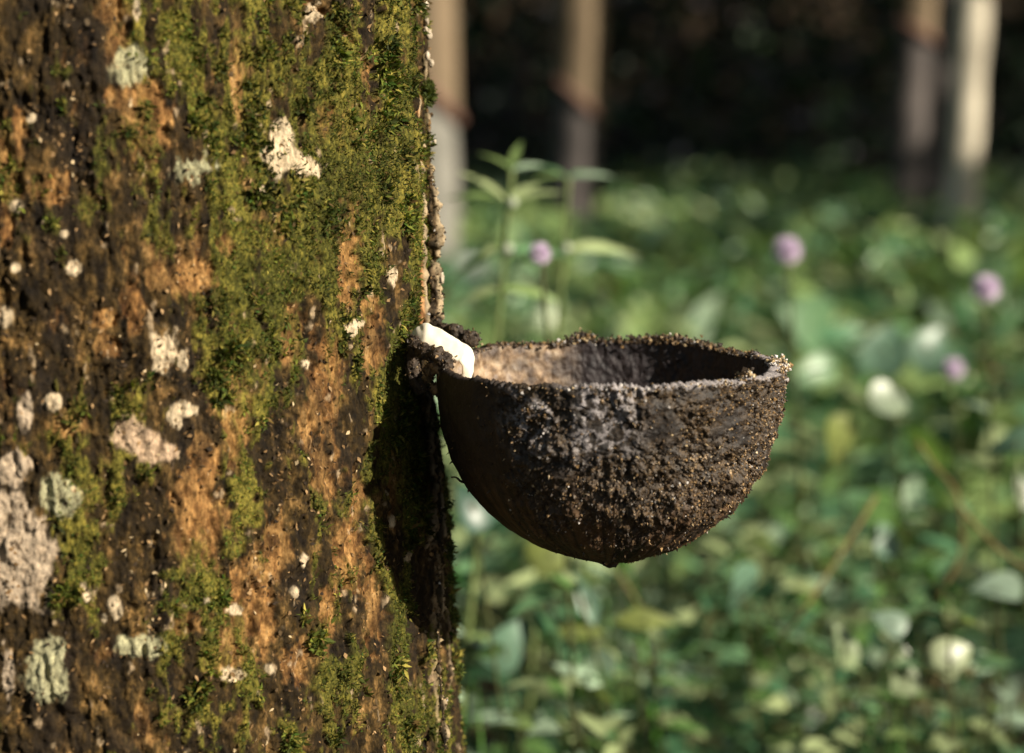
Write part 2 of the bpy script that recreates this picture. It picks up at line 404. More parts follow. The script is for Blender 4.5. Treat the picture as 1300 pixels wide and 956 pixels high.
for a in [(188, 150, 34, 50), (148, 60, 16, 30), (142, 12, 22, 16), (368, 430, 20, 42), (402, 500, 26, 78), (412, 600, 20, 45, .7), (440, 330, 12, 60, .9), (250, 650, 38, 62), (292, 545, 26, 50, .8), (262, 590, 22, 40, .8), (322, 760, 26, 60, .9),
          (150, 125, 18, 14), (300, 100, 10, 55), (240, 350, 22, 26, .8), (200, 350, 14, 18), (170, 395, 14, 40, .9), (418, 785, 10, 50), (475, 770, 12, 60, .8), (445, 700, 14, 60, .9), (345, 700, 20, 40, .9), (70, 240, 20, 22, 1.), (15, 200, 14, 50, .9), (12, 270, 14, 40, .9),
          (470, 420, 14, 40, .9), (410, 150, 10, 24, .8), (345, 300, 12, 20, .9), (135, 440, 22, 16, .8), (130, 405, 20, 14, .9), (285, 310, 12, 14), (500, 640, 9, 60, 1.), (95, 540, 18, 16, .9), (380, 840, 18, 30, .9), (290, 830, 16, 22, 1.), (235, 790, 18, 14, 1.)]:
    orange = np.maximum(orange, patch(*a))
orange = np.maximum(orange, .6*sm(.30, .52, SN(110, 48, 5, 19, .65)))
edge_strip = seg([(529, 60), (531, 150), (533, 230), (534, 300), (536, 360), (540, 415)], 8)*sm(120, 160, V_)
orange = np.maximum(orange, edge_strip*1.0); diag = seg([(385, 2), (412, 18), (435, 40), (455, 62), (470, 85), (476, 125)], 5)
orange = np.maximum(orange, diag)
pale = np.zeros_like(U); ptint = np.tile(np.array([.50, .38, .24]), (len(U), 1))
for a in [(165, 84, 24, 22, .45), (250, 212, 24, 22, .9), (357, 185, 13, 34, .55), (388, 208, 20, 10, .6, .2, 25), (345, 200, 12, 14, .5), (373, 205, 8, 22, .5, .2, -20), (78, 632, 27, 26, .5), (170, 822, 31, 15, .45), (66, 824, 19, 16, .4), (60, 862, 30, 30, .45),
          (22, 700, 44, 66, .5), (8, 640, 20, 22, .7), (6, 402, 15, 16, .4), (180, 562, 42, 22, .45, .3, 35), (205, 575, 18, 14, .7), (20, 262, 9, 9, .5), (235, 520, 14, 9, .7), (205, 445, 16, 30, .8), (82, 297, 6, 6, .3), (20, 340, 7, 7, .3), (108, 751, 6, 15, .3, .2, -15), (146, 770, 8, 14, .3, .2, -10),
          (133, 786, 4, 7, .4), (382, 711, 5, 9, .3), (374, 752, 5, 8, .6), (492, 352, 6, 14, .8), (388, 462, 8, 8, .5), (455, 410, 8, 6, .8), (440, 420, 6, 8, .8), (398, 15, 8, 12, .8), (174, 12, 4, 14, .7), (295, 858, 14, 8, .8), (343, 850, 6, 7, .3), (258, 760, 4, 6, .4), (230, 455, 6, 10, .8),
          (500, 662, 5, 8, .6), (522, 706, 4, 9, .3, .2, 25), (95, 340, 10, 12, 1.), (70, 510, 10, 8, .9), (30, 525, 8, 20, .9), (18, 600, 16, 20, .9), (40, 150, 5, 5, .5), (330, 240, 4, 5), (300, 775, 8, 6, .9), (222, 530, 8, 14, .9), (10, 850, 8, 30, .8)]:
    m_ = patch(*a); up_ = m_ > pale
    greenish = (a[0], a[1]) in ((165, 84), (250, 212), (78, 632), (170, 822), (66, 824), (60, 862))
    tn = (.47, .46, .28) if greenish else (.50, .40, .29) if a[0] < 60 and a[3] > 18 else (.55, .40, .27) if a[1] in (562, 575) else (.64, .52, .35)
    ptint[up_] = tn; pale = np.maximum(pale, m_*(.8 if greenish else .92))
lines = np.maximum(seg([(545, 500), (540, 560), (547, 620), (546, 680), (541, 700)], 1.8), seg([(548, 690), (556, 730), (553, 790), (552, 870), (556, 940)], 2.2)*.5)
pale = np.maximum(pale, lines*.8)
pale = np.maximum(pale, .6*sm(.52, .66, SN(300, 150, 3, 29)))
orange = orange*(.5+.50*sm(-.22, .25, SN(210, 90, 4, 20, .65)+.45*edge_strip)); orange = np.maximum(orange, .9*np.maximum(diag*sm(-.5, .1, wf), edge_strip)); moss = moss*(1-.9*np.maximum(orange, pale*.9))
moss = np.maximum(moss, .6*patch(110, 260, 14, 20, .8)); 
dark = .8*sm(.10, .5, SN(70, 42, 4, 41)+.12*(1-sm(60, 330, U)))
cracks = np.maximum(seg([(479, -10), (482, 40), (480, 80), (477, 118)], 4.5), seg([(478, 160), (480, 230)], 2.5))
cracks = np.maximum(cracks, seg([(554, 560), (560, 620), (563, 680), (560, 740), (566, 800), (572, 850)], 4))
cracks = np.maximum(cracks, seg([(535, 560), (530, 640), (536, 720), (530, 800), (540, 900)], 3))
dark = np.maximum(dark*(1-orange)*(1-pale), cracks); dark = np.maximum(dark, .75*sm(485, 520, U)*sm(500, 560, V_)*(.5+.5*sm(-.2, .2, wn1))*(1-lines))  # lower right bark darkened: continues the cup's shadow in the colour
# relief
ridg = 1-np.abs(SN(75, 27, 4, 51)); fis = sm(.80, .97, ridg)
fine_w = sm(zb-.02, zb, ZZ)*(1-sm(zt, zt+.02, ZZ))
d = .0016*SN(30, 12, 4, 52)-.0009*fis*(1-.4*moss)+.0009*SN(160, 60, 3, 53)
d += moss*(.0010+.0026*SN(240, 170, 4, 54, .65)); d += (1-moss)*.0021*SN(340, 170, 4, 55, .7)
plate = SN(120, 50, 3, 56); d += .0011*sm(.02, .08, plate)*(1-moss)
d += pale*.0004-orange*.0011*(1-moss)-diag*.0012-cracks*.0036-edge_strip*.0010+lines*.0012
grow = sm(math.radians(60), math.radians(85), TH); d += grow*(.0012*SN(120, 60, 3, 57))
d *= np.clip(fine_w, .3, 1)
far = (TH > math.radians(114))
Vt = base+dirv*d[:, None]
# smooth shape of the root flare near the ground
flare = .06*np.exp(-np.clip(ZZ, 0, 9)/.09)
Vt += dirv*flare[:, None]
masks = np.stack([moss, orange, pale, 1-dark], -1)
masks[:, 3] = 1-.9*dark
tree = empty('rubber_tree', (AXX, AXY, 0))
tag(tree, 'large moss covered rubber tree trunk filling the left of the photo, hung with the cup', 'tree')
org = np.array([AXX, AXY, 0])
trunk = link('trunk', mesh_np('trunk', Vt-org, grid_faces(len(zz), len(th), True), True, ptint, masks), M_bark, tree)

# --- moss leaflets standing on the bark
fineidx = np.where((TH > math.radians(-60)) & (TH < math.radians(112)) & (ZZ > zb) & (ZZ < zt))[0]
ctr = len(th)
def surf_frame(idx):
    a = Vt[np.clip(idx+1, 0, len(Vt)-1)]-Vt[idx]; b = Vt[np.clip(idx+ctr, 0, len(Vt)-1)]-Vt[idx]
    n_ = np.cross(a, b); n_ /= np.linalg.norm(n_, axis=1)[:, None]+1e-12
    n_ = np.where((np.sum(n_*dirv[idx], 1) < 0)[:, None], -n_, n_)
    return n_
pr = (moss*(1-edge_strip))[fineidx]**1.5; pr = pr*(.35+sm(-.2, .5, SN(260, 160, 2, 61)[fineidx]))
pr /= pr.sum(); NT = 20000
ti = rng.choice(fineidx, NT, p=pr)
nrm = surf_frame(ti)
K = 5; ti5 = np.repeat(ti, K); n5 = np.repeat(nrm, K, 0)
jit = rng.normal(0, .0006, (NT*K, 3)); D = n5*.6+rng.normal(0, .75, (NT*K, 3))+np.array([0, 0, .15]); flip = np.sum(D*n5, 1) < .05
D[flip] = D[flip]+n5[flip]*.9
L = rng.uniform(.0008, .0021, NT*K)*np.repeat(rng.uniform(.7, 1.2, NT)*(.75+1.1*sm(.0, .5, SN(130, 90, 3, 65)[ti])), K)
mt = np.array([(.040, .052, .009), (.072, .092, .013), (.125, .145, .02), (.26, .22, .045), (.04, .08, .010), (.11, .07, .02)])[rng.choice(6, NT*K, p=[.28, .22, .15, .14, .10, .11])]
mt = .85*mt*np.repeat((.75+.9*sm(-.3, .5, SN(70, 40, 3, 62)[ti]))[:, None]*rng.uniform(.6, 1.3, (NT, 1)), K, 0)
v, q, t = leaves(Vt[ti5]-org+jit-n5*.0002, D, rng.normal(0, 1, (NT*K, 3)), L, L*.38, 'low', .3, .2, mt)
mo = link('moss', mesh_np('moss', v, q, True, t), M_moss, tree); mo['kind'] = 'stuff'
# --- loose bark scales
NFk = 9000
pf = (1-moss[fineidx])*(.2+sm(-.1, .5, SN(110, 60, 2, 63)[fineidx])); pf /= pf.sum()
fi = rng.choice(fineidx, NFk, p=pf); n_ = surf_frame(fi)
D = np.cross(n_, rng.normal(0, 1, (NFk, 3)))+n_*rng.uniform(.0, .7, (NFk, 1))+np.array([0, 0, .3])*rng.choice([-1, 1], (NFk, 1))
tcol = np.array([(.07, .045, .02), (.16, .095, .04), (.30, .19, .09), (.50, .38, .22), (.03, .02, .012)])[rng.choice(5, NFk, p=[.32, .27, .15, .05, .21])]
L = rng.uniform(.0006, .0022, NFk)
v, q, t = leaves(Vt[fi]-org+n_*.0001, D, n_+rng.normal(0, .35, (NFk, 3)), L, L*rng.uniform(.3, .8, NFk), 'low', .1, .25, tcol)
bf = link('bark_scales', mesh_np('bark_scales', v, q, True, t), M_flake, tree); bf['kind'] = 'stuff'

# --- ragged bark lips on the silhouette above the cup
def lip(pts, r, seed, tone):
    c = spline([P(a, b, dd) for a, b, dd in pts], 60)
    rad = np.interp(np.linspace(0, 1, 60), np.linspace(0, 1, len(r)), r)*.75/F
    rad = rad*(1+.25*fbm(c, (260, 260, 260), 3, seed))
    v, q = tube(c, rad, 28, .0024, seed, 380, squash=(1.0, .6))
    nn = fbm(v, (500, 500, 250), 3, seed+2)
    outer = sm(.2, .8, (v[:, 0]-np.interp(v[:, 2], c[::-1, 2], c[::-1, 0]))/.0015)
    t_ = np.array(tone[0])*(1-sm(-.2, .3, nn))[:, None]+np.array(tone[1])*sm(-.2, .3, nn)[:, None]
    t_ = t_*(1-outer)[:, None]+np.array((.30, .23, .14))*outer[:, None]*(.6+.6*sm(-.3, .3, nn))[:, None]
    o = link('bark_flake', mesh_np('bark_flake', v-org, q, True, t_), M_flake, tree)
    cover('crumbs', v, v[0]*0+org, 420, .00028, tree, [.45, .3, .17, .06, .02], M_flake) if seed != 21 else None
    return o
lip([(545, 215, .735), (549, 250, .73), (552, 285, .73), (553, 310, .73), (549, 335, .735)], [2, 6, 8, 9, 2], 3, ((.03, .022, .012), (.10, .065, .03)))
lip([(545, 330, .735), (550, 345, .73), (553, 372, .73), (554, 395, .725), (549, 414, .73)], [2, 8, 9, 9.5, 5], 5, ((.035, .025, .015), (.16, .11, .06)))
lip([(529, 120, .725), (530, 180, .724), (532, 240, .724), (534, 300, .724), (535, 360, .724), (538, 414, .724)], [2, 6, 5.5, 7, 6.5, 8], 21, ((.20, .085, .03), (.52, .27, .11)))
lip([(533, -30, .742), (534, 20, .742), (536, 60, .742), (538, 100, .742), (541, 150, .742), (545, 200, .742), (546, 235, .742)], [3, 3.5, 3, 4, 3, 3, 3], 7, ((.05, .04, .015), (.14, .10, .04)))
lip([(551, 540, .735), (555, 600, .735), (560, 660, .735), (563, 700, .735)], [2, 4, 5, 3], 9, ((.03, .024, .014), (.09, .06, .035)))
lip([(552, 700, .725), (560, 760, .725), (556, 810, .72), (560, 880, .72), (566, 950, .72)], [1.2, 1.8, 1.5, 2.2, 2.5], 11, ((.02, .016, .010), (.07, .05, .025)))
for (a, b, r1, r2) in [(541, 5, 4.5, 7), (543, 27, 3, 5), (542, 38, 3.4, 4), (546, 44, 4.5, 6), (544, 72, 3.2, 6), (549, 80, 3.4, 5), (553, 180, 2.0, 4), (557, 262, 3.5, 9), (556, 285, 3, 8), (562, 352, 3, 8), (560, 385, 4, 10), (556, 402, 5, 6)]:
    v, q = blob(P(a-1.5, b, .738), (r1*.74/F, r1*.74/F, r2*.74/F), .4, 2.0, int(a+b), 12)
    link('latex_drop', mesh_np('latex_drop', v-org, q), M_drop, tree)
# moss tufts that break the silhouette
def moss_tuft(cx, cy, dd, r, n, L0, name='moss_tuft', tone=1.0, out=(1, 0, .1)):
    c = P(cx, cy, dd); D = rng.normal(0, 1, (n, 3))+np.array(out)*.7
    B = c+rng.normal(0, 1, (n, 3))*np.array([r*.6, r, r])*dd/F
    L = rng.uniform(.5, 1.2, n)*L0
    tt = np.array([(.04, .06, .012), (.07, .09, .015), (.12, .13, .03)])[rng.integers(0, 3, n)]*tone
    v, q, t = leaves(B-org, D, rng.normal(0, 1, (n, 3)), L, L*.3, 'lance', .2, .2, tt)
    link(name, mesh_np(name, v, q, True, t), M_moss, tree)
moss_tuft(541, 120, .74, 6, 500, .0028)
moss_tuft(545, 108, .74, 3, 120, .002)
for (a, b, r, n) in [(571, 705, 5, 120), (570, 735, 4, 90), (573, 690, 3, 60), (576, 782, 3, 60), (583, 850, 4, 80), (538, 15, 3, 60), (570, 640, 3, 50)]:
    moss_tuft(a, b, .735, r, n, .0019)
# crown and limbs, out of the picture above
def crown_and_limbs(tr, top, rad, nleaf, seed, spread=1.6, height=2.6, lsize=(.1, .2)):
    r_ = np.random.default_rng(seed); pts = []
    limbs = []
    for i in range(5):
        a = i*2.4+seed; e = np.array([math.cos(a)*spread*.8, math.sin(a)*spread*.8, height*(.4+.1*i)])
        c = spline([(0, 0, -.15), tuple(e*.35+np.array([0, 0, .25])), tuple(e)], 10)
        v, q = tube(c+top, np.linspace(rad*.75, rad*.12, 10), 8); limbs.append((v, q, np.zeros((len(v), 3))))
        pts += [c[j] for j in range(4, 10)]
    pts = np.array(pts); k_ = r_.integers(0, len(pts), nleaf)
    B = pts[k_]+r_.normal(0, .28*spread/1.6, (nleaf, 3))+top
    tt = PAL[r_.integers(0, 4, nleaf)]*r_.uniform(.6, 1.1, (nleaf, 1))
    a = r_.uniform(0, 6.28, nleaf); D = np.stack([np.cos(a), np.sin(a), r_.uniform(-.8, .3, nleaf)], -1)
    v, q, t = leaves(B, D, r_.normal(0, .5, (nleaf, 3))+np.array([0, 0, 1]), r_.uniform(*lsize, nleaf), r_.uniform(.04, .08, nleaf), 'low', .3, .15, tt)
    link('crown', mesh_np('crown', v, q, True, t), M_crown, tr)
    V, Q, _ = join(limbs)
    return V, Q
M_limb = simple('limb_bark', (.16, .13, .1), (.35, .3, .24), 25, .85, .2, .6, .004, (1, 1, .4))
V, Q = crown_and_limbs(tree, np.array([0, 0, 2.55]), .13, 1400, 3)
link('limbs', mesh_np('limbs', V, Q), M_limb, tree)

# ================================================================== CUP
CC = P(773, 463, .70); RC = 218*.70/F; PXC = .70/F
prof = np.array([(0, 222), (20, 222), (50, 220), (78, 216), (118, 204), (154, 185), (174, 169), (194, 148), (208, 131), (222, 108), (232, 86), (241, 62), (249, 38), (254, 20), (259, 8), (262, 0.6)], float)
cup = empty('coconut_shell_cup', tuple(CC))
tag(cup, 'half coconut shell cup crusted with dirt, hanging from the mossy trunk to catch latex', 'cup')
NPH, NH = 900, 330
ph = np.linspace(0, 2*math.pi, NPH, endpoint=False)
def rim_z(ph_):
    p = np.stack([np.cos(ph_)*3, np.sin(ph_)*3, 0*ph_], -1)
    z = .0016*fbm(p, (1.2, 1.2, 1), 3, 71)+.0010*fbm(p, (32, 32, 1), 3, 73)+.0008*fbm(p, (9, 9, 1), 3, 72)
    g = lambda c, w, a: a*np.exp(-(((ph_-math.radians(c)+math.pi) % (2*math.pi)-math.pi)/math.radians(w))**2)
    return z+g(98, 5, .0016)+g(67, 14, .0018)+g(130, 12, .0010)+g(2, 12, -.0006)+g(318, 5, .0012)+g(272, 20, .0003)
hs = np.linspace(0, 1, NH)**.9; pr_y = prof[:, 0]/262
rr = np.interp(hs*262, prof[:, 0], prof[:, 1])
for _ in range(6): rr[1:-1] = (rr[:-2]+2*rr[1:-1]+rr[2:])/4     # soften the table's corners
Hh, Pp = np.meshgrid(hs, ph, indexing='ij'); Rr = np.repeat(rr[:, None], NPH, 1)
Hf, Pf, Rf = Hh.ravel(), Pp.ravel(), Rr.ravel()*PXC*.982
blend = (1-Hf)**2
zc = -Hf*262*PXC*1.0+rim_z(Pf)*blend
er = np.stack([np.cos(Pf), np.sin(Pf), np.zeros_like(Pf)], -1)
Vo = er*Rf[:, None]; Vo[:, 2] = zc
cn = lambda s, o_, sd, V_: fbm(V_, (s,)*3, o_, sd, .6)
angd = np.degrees(Pf) % 360
def ring(a, lo, hi, s=12):      # smooth window on the ring of angles
    m = (lo+hi)/2; w = (hi-lo)/2; dlt = np.abs((a-m+180) % 360-180); return 1-sm(w-s, w+s, dlt)
gritw = np.clip(ring(angd, 234, 380, 7)*(1-sm(.45, .98, Hf))+.25*ring(angd, 225, 400, 10), 0, 1)
gritw = gritw*np.clip(.62+cn(75, 4, 81, Vo)*1.6, .2, 1.2)
streak = fbm(np.stack([np.cos(Pf)*2, np.sin(Pf)*2, Hf*.35], -1), (14, 14, 3), 4, 82)
dd = gritw*(.0020*cn(520, 3, 83, Vo)+.0042*cn(150, 5, 84, Vo))+(1-gritw)*.00025*cn(300, 3, 85, Vo)+.0004*streak*sm(.3, .9, Hf)
dd += .0015*cn(50, 3, 86, Vo)*np.clip(1.5-Hf, 0, 1)
dd *= np.clip((1-Hf)*14, .15, 1)
nout = er*np.clip(1-Hf*.8, .1, 1)[:, None]; nout[:, 2] -= Hf; nout /= np.linalg.norm(nout, axis=1)[:, None]
Vo += nout*dd[:, None]
# masks: R grit/gold, G fibre brown (bottom streaks), B pale crust
palec = np.clip((ring(angd, 233, 276, 6)*(1-sm(.06, .45, Hf+.12*cn(120, 2, 87, Vo)))*(1-sm(.04, .20, np.abs(cn(260, 4, 88, Vo))))*sm(-.35, .05, cn(60, 2, 90, Vo))), 0, 1)
rimband = .8*(1-sm(.004, .022, Hf+.02*cn(120, 2, 89, Vo)))*ring(angd, 255, 385, 10)
tip = ring(angd, -9, 12, 5)*(1-sm(.04, .13, Hf))
mk_o = np.stack([gritw, sm(.35, .75, Hf)*sm(-.25, .3, streak), np.clip(palec+.8*rimband+tip, 0, 1)], -1)
# inner wall
TW = .0034
NI = 120
hi_ = np.linspace(0, 1, NI); ri = np.interp(hi_*262*.93, prof[:, 0], prof[:, 1])*PXC*.982-TW*(1+.5*hi_); ri = np.clip(ri, .0004, None)
Hi, Pi = np.meshgrid(hi_, ph, indexing='ij'); Hi = Hi.ravel(); Pi = Pi.ravel()
Vi = np.stack([np.cos(Pi)*np.repeat(ri, NPH), np.sin(Pi)*np.repeat(ri, NPH), -Hi*262*PXC*.93+rim_z(Pi)*(1-Hi)**2], -1)
ei = np.stack([np.cos(Pi), np.sin(Pi), 0*Pi], -1); ni = .0016*cn(260, 4, 91, Vi)*np.clip((1-Hi)*10, 0, 1)
Vi -= ei*ni[:, None]; ai = np.degrees(Pi) % 360
film = ring(ai, 104, 230, 8)*(1-sm(.45, .8, Hi))*np.clip(.75+1.2*cn(150, 3, 92, Vi), .2, 1)  # tan dried film on the left wall, sunlit tone painted into its colour
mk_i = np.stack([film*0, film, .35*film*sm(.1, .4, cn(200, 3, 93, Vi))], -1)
# rim top strip between the two walls
Vall = np.vstack([Vo, Vi]); 
Qo = grid_faces(NH, NPH, True); Qi = grid_faces(NI, NPH, True)[:, ::-1]+len(Vo)
i = np.arange(NPH); j = (i+1) % NPH
mid = (Vo[:NPH]+Vi[:NPH])/2; mid[:, 2] += .0009+.0006*cn(300, 3, 94, mid)
km = len(Vall); Vall = np.vstack([Vall, mid])
Qr = np.vstack([np.stack([i, km+i, km+j, j], -1), np.stack([km+i, len(Vo)+i, len(Vo)+j, km+j], -1)])
mk_r = np.stack([ring(np.degrees(ph), 234, 380, 8)*.4, np.full(NPH, .2), .9*ring(np.degrees(ph), 255, 385, 12)], -1)
mk = np.vstack([mk_o, mk_i, mk_r])
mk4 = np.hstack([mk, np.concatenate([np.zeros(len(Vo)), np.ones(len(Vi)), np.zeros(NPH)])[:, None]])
def cup_material():
    m, nt, b, o = new_mat('coconut_shell')
    at = N(nt, 'ShaderNodeAttribute', attribute_name='masks'); sp = N(nt, 'ShaderNodeSeparateColor'); nt.links.new(at.outputs['Color'], sp.inputs[0])
    nf = noise_n(nt, 1400, 6, .7); nm = noise_n(nt, 220, 7, .65)
    shell = ramp(nt, nm, [(.3, (.006, .006, .007)), (.6, (.018, .015, .014)), (.8, (.05, .04, .03))])
    inner = ramp(nt, nm, [(.3, (.008, .007, .009)), (.8, (.035, .025, .026))])
    gold = ramp(nt, mathn(nt, 'ADD', mathn(nt, 'MULTIPLY', nf, .5), mathn(nt, 'MULTIPLY', nm, .5)), [(.40, (.012, .008, .005)), (.52, (.05, .032, .015)), (.62, (.16, .10, .045)), (.74, (.36, .26, .14))])
    fib = ramp(nt, nm, [(.3, (.05, .028, .014)), (.7, (.16, .09, .045))])
    lit_filmc = ramp(nt, nm, [(.32, (.10, .06, .03)), (.46, (.27, .175, .10)), (.56, (.42, .30, .185)), (.7, (.58, .47, .34))])
    pal = ramp(nt, nf, [(.3, (.12, .11, .12)), (.55, (.34, .31, .31)), (.7, (.6, .56, .54))])
    c = mix(nt, at.outputs['Alpha'], shell, inner); c = mix(nt, mathn(nt, 'MULTIPLY', sp.outputs[0], .9), c, gold)
    fc = mix(nt, at.outputs['Alpha'], fib, lit_filmc)
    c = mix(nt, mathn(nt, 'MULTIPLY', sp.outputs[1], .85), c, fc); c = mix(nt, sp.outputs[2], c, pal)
    nt.links.new(c, b.inputs['Base Color']); b.inputs['Roughness'].default_value = .55; b.inputs['Specular IOR Level'].default_value = .4
    bump(nt, b, mathn(nt, 'ADD', nf, nm), .6, .0005); return m
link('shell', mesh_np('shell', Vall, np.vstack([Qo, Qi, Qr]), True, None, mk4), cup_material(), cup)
NG = 17000
w = (gritw**1.5)*np.clip(Rf/RC, .02, 1); w = w*(.3+sm(-.2, .3, cn(110, 2, 95, Vo))); w /= w.sum()
gi = rng.choice(len(Vo), NG, p=w)
goldy = ring(np.degrees(Pf[gi]) % 360, 295, 400, 12)
cols = np.where((rng.random(NG) < .16*goldy)[:, None], GP[2]*1.3, GP[rng.choice(5, NG, p=[.58, .28, .08, .04, .02])])*rng.uniform(.7, 1.2, (NG, 1))
lf = (palec[gi] > .2) & (rng.random(NG) < .35); cols[lf] = GP[4]*rng.uniform(.3, .8, (lf.sum(), 1))
sz = 1.0*np.clip(rng.lognormal(math.log(.00020), .6, NG), .00008, .0007)
p1 = granules(Vo[gi]+nout[gi]*.0001, sz, nout[gi], rng.uniform(.6, 1.6, NG), cols)
# rim crust clumps on the back rim, at the tip and along the front edge
def clump(deg, spread, n, hgt, pal_p, s0=.0005, inw=.0015):
    a = np.radians(deg+rng.normal(0, spread, n)); r = RC-inw+rng.normal(0, .0013, n)
    z = rim_z(a)+np.abs(rng.normal(0, hgt, n))-.0004
    C_ = np.stack([np.cos(a)*r, np.sin(a)*r, z], -1); nn = rng.normal(0, 1, (n, 3)); nn[:, 2] = abs(nn[:, 2])+.3; nn /= np.linalg.norm(nn, axis=1)[:, None]
    return granules(C_, np.clip(rng.lognormal(math.log(s0), .4, n), .00015, .0014), nn, rng.uniform(.7, 1.4, n), GP[rng.choice(5, n, p=pal_p)])
dk = [.5, .27, .15, .06, .02]; pk = [.12, .14, .2, .3, .24]
gp = [p1, clump(98, 3.5, 420, .0014, dk), clump(68, 9, 900, .0012, dk), clump(45, 16, 500, .0006, dk), clump(122, 12, 400, .0007, dk), clump(82, 12, 500, .0007, dk), clump(25, 12, 300, .0005, dk),
      clump(290, 26, 700, .0003, pk, .0003), clump(317, 2, 140, .0012, pk, .0005, .0008), clump(1, 3.5, 520, .0011, [.05, .07, .13, .3, .45], .0006, .0008), clump(352, 3, 160, .0005, pk, .0005, .0)]
# fibres and spikes that ruffle the outline
ns = 1100; wi = w*0+ (Hf > .01)*(Hf < .97)*np.clip(Rf/RC, .05, 1)*np.clip(gritw+.12, 0, 1); wi /= wi.sum(); si = rng.choice(len(Vo), ns, p=wi)
gp.append(granules(Vo[si], rng.uniform(.00018, .0004, ns), (lambda q_: q_/np.linalg.norm(q_, axis=1)[:, None])(nout[si]+rng.normal(0, .35, (ns, 3))), rng.uniform(2, 5.5, ns), GP[rng.choice(5, ns, p=[.5, .3, .15, .05, 0])]))
V, Q, T = join(gp)
cr = link('dirt_crust', mesh_np('dirt_crust', V, Q, False, T), M_grit, cup); cr['kind'] = 'stuff'
# tip nub and a stray fibre
v, q = blob(np.array([.0008, 0, -.0688]), (.0030, .0026, .0022), .35, 1.4, 5, 16)
link('nub', mesh_np('nub', v, q), M_dark, cup)
c = spline([P(592, 613, .70), P(585, 611, .695), P(579, 606, .693), P(573, 606, .692)], 14)-CC
v, q = tube(c, np.linspace(.0005, .00025, 14), 8, .0001, 3, 900)
link('fibre', mesh_np('fibre', v, q), M_dark, cup)

# ================================================================== SPOUT AND LATEX
spout = empty('tapping_spout', tuple(P(530, 430, .71)))
so = P(530, 430, .71)
tag(spout, 'small blackened spout stuck in the bark, leading latex into the cup', 'spout')
def crust_tube(pts, r, seed, name, parent, mat, n=70, noise=.0022, sq=(1, .8), ns_=380, d0=None, org_=None):
    c = spline([P(*p) for p in pts], n); rad = np.interp(np.linspace(0, 1, n), np.linspace(0, 1, len(r)), r)*.7/F
    v, q = tube(c, rad, 40, noise, seed, ns_, squash=sq)
    o = link(name, mesh_np(name, v-(so if org_ is None else org_), q), mat, parent)
    cover('crumbs', v, so, 380, .0003, o, [.62, .26, .09, .02, .01], M_grit)
    return o
# front lip (lumpy), back lip, and the hooked knob at the cup's left rim
crust_tube([(524, 443, .700), (537, 446, .692), (550, 450, .688), (562, 457, .686), (570, 470, .686), (574, 488, .688)], [8, 10, 10, 9.5, 8, 3.5], 101, 'front_lip', spout, M_dark)
crust_tube([(546, 410, .728), (560, 418, .722), (578, 425, .718), (596, 429, .716), (608, 434, .716)], [6, 9, 9, 9, 5], 102, 'back_lip', spout, M_dark)
crust_tube([(527, 428, .704), (524, 450, .703), (527, 476, .704), (538, 498, .704)], [6, 8, 9, 7], 103, 'bark_clamp', spout, M_dark, sq=(1, 1), noise=.0016)
M_knob = simple('knob_crust', (.03, .02, .012), (.30, .22, .14), 300, .7, .3, .9, .001)
crust_tube([(541, 484, .699), (546, 470, .694), (556, 467, .690), (564, 478, .689), (569, 491, .690), (560, 496, .694), (548, 492, .699)], [6, 7, 6.5, 6, 6, 6, 6], 104, 'hook', spout, M_knob, noise=.001)
# latex: a ribbon lying in the trough, rounding over its end and hanging into the cup
lp = [  # centre px, py, depth, half width px, thickness px
    (522, 428, .706, 4, 2), (529, 424, .704, 10, 2.6), (540, 424, .702, 15, 3), (554, 430, .702, 15, 3.2), (567, 438, .702, 14, 3.2), (580, 445, .702, 13, 3.2), (591, 451, .702, 12.5, 3.5), (594.5, 465, .702, 8.5, 3.5), (592.5, 478, .702, 7, 3.6), (589, 489, .702, 5.6, 3.4), (587, 501, .702, 4.6, 3.2), (585, 512, .702, 3.5, 2.5)]
c = np.array([P(a[0], a[1], a[2]) for a in lp]); c = np.stack([np.interp(np.linspace(0, len(lp)-1, 80), np.arange(len(lp)), c[:, k_]) for k_ in range(3)], -1)
for _ in range(5): c[1:-1] = (c[:-2]+2*c[1:-1]+c[2:])/4
hw = np.interp(np.linspace(0, 1, 80), np.linspace(0, 1, len(lp)), [a[3] for a in lp])*.705/F
hw = hw*(1+.22*fbm(c, (320,)*3, 3, 77)); tk = .75*np.interp(np.linspace(0, 1, 80), np.linspace(0, 1, len(lp)), [a[4] for a in lp])*.705/F
t = np.gradient(c, axis=0); t /= np.linalg.norm(t, axis=1)[:, None]
wv = np.tile(np.array([0, .35, 1.0]), (80, 1)); wv = wv-t*np.sum(wv*t, 1)[:, None]
f_ = sm(.5, .72, np.linspace(0, 1, 80))[:, None]
wv = wv*(1-f_)+np.array([1.0, .15, .25])*f_; wv = wv-t*np.sum(wv*t, 1)[:, None]; wv /= np.linalg.norm(wv, axis=1)[:, None]
bn = np.cross(t, wv); a_ = np.linspace(0, 2*math.pi, 28, endpoint=False)
V = c[:, None]+wv[:, None]*(np.cos(a_)[None, :, None]*hw[:, None, None])+bn[:, None]*(np.sin(a_)[None, :, None]*tk[:, None, None])
V = V.reshape(-1, 3); V += (.0011*fbm(V, (170,)*3, 3, 7))[:, None]*np.repeat(bn, 28, 0)
kk = len(V); V = np.vstack([V, c[0], c[-1]]); i = np.arange(28); j = (i+1) % 28; e = 79*28
Q = np.vstack([grid_faces(80, 28, True), np.stack([np.full(28, kk), j, i, np.full(28, kk)], -1), np.stack([np.full(28, kk+1), e+i, e+j, np.full(28, kk+1)], -1)])
lt = link('latex_flow', mesh_np('latex_flow', V, Q), M_latex)
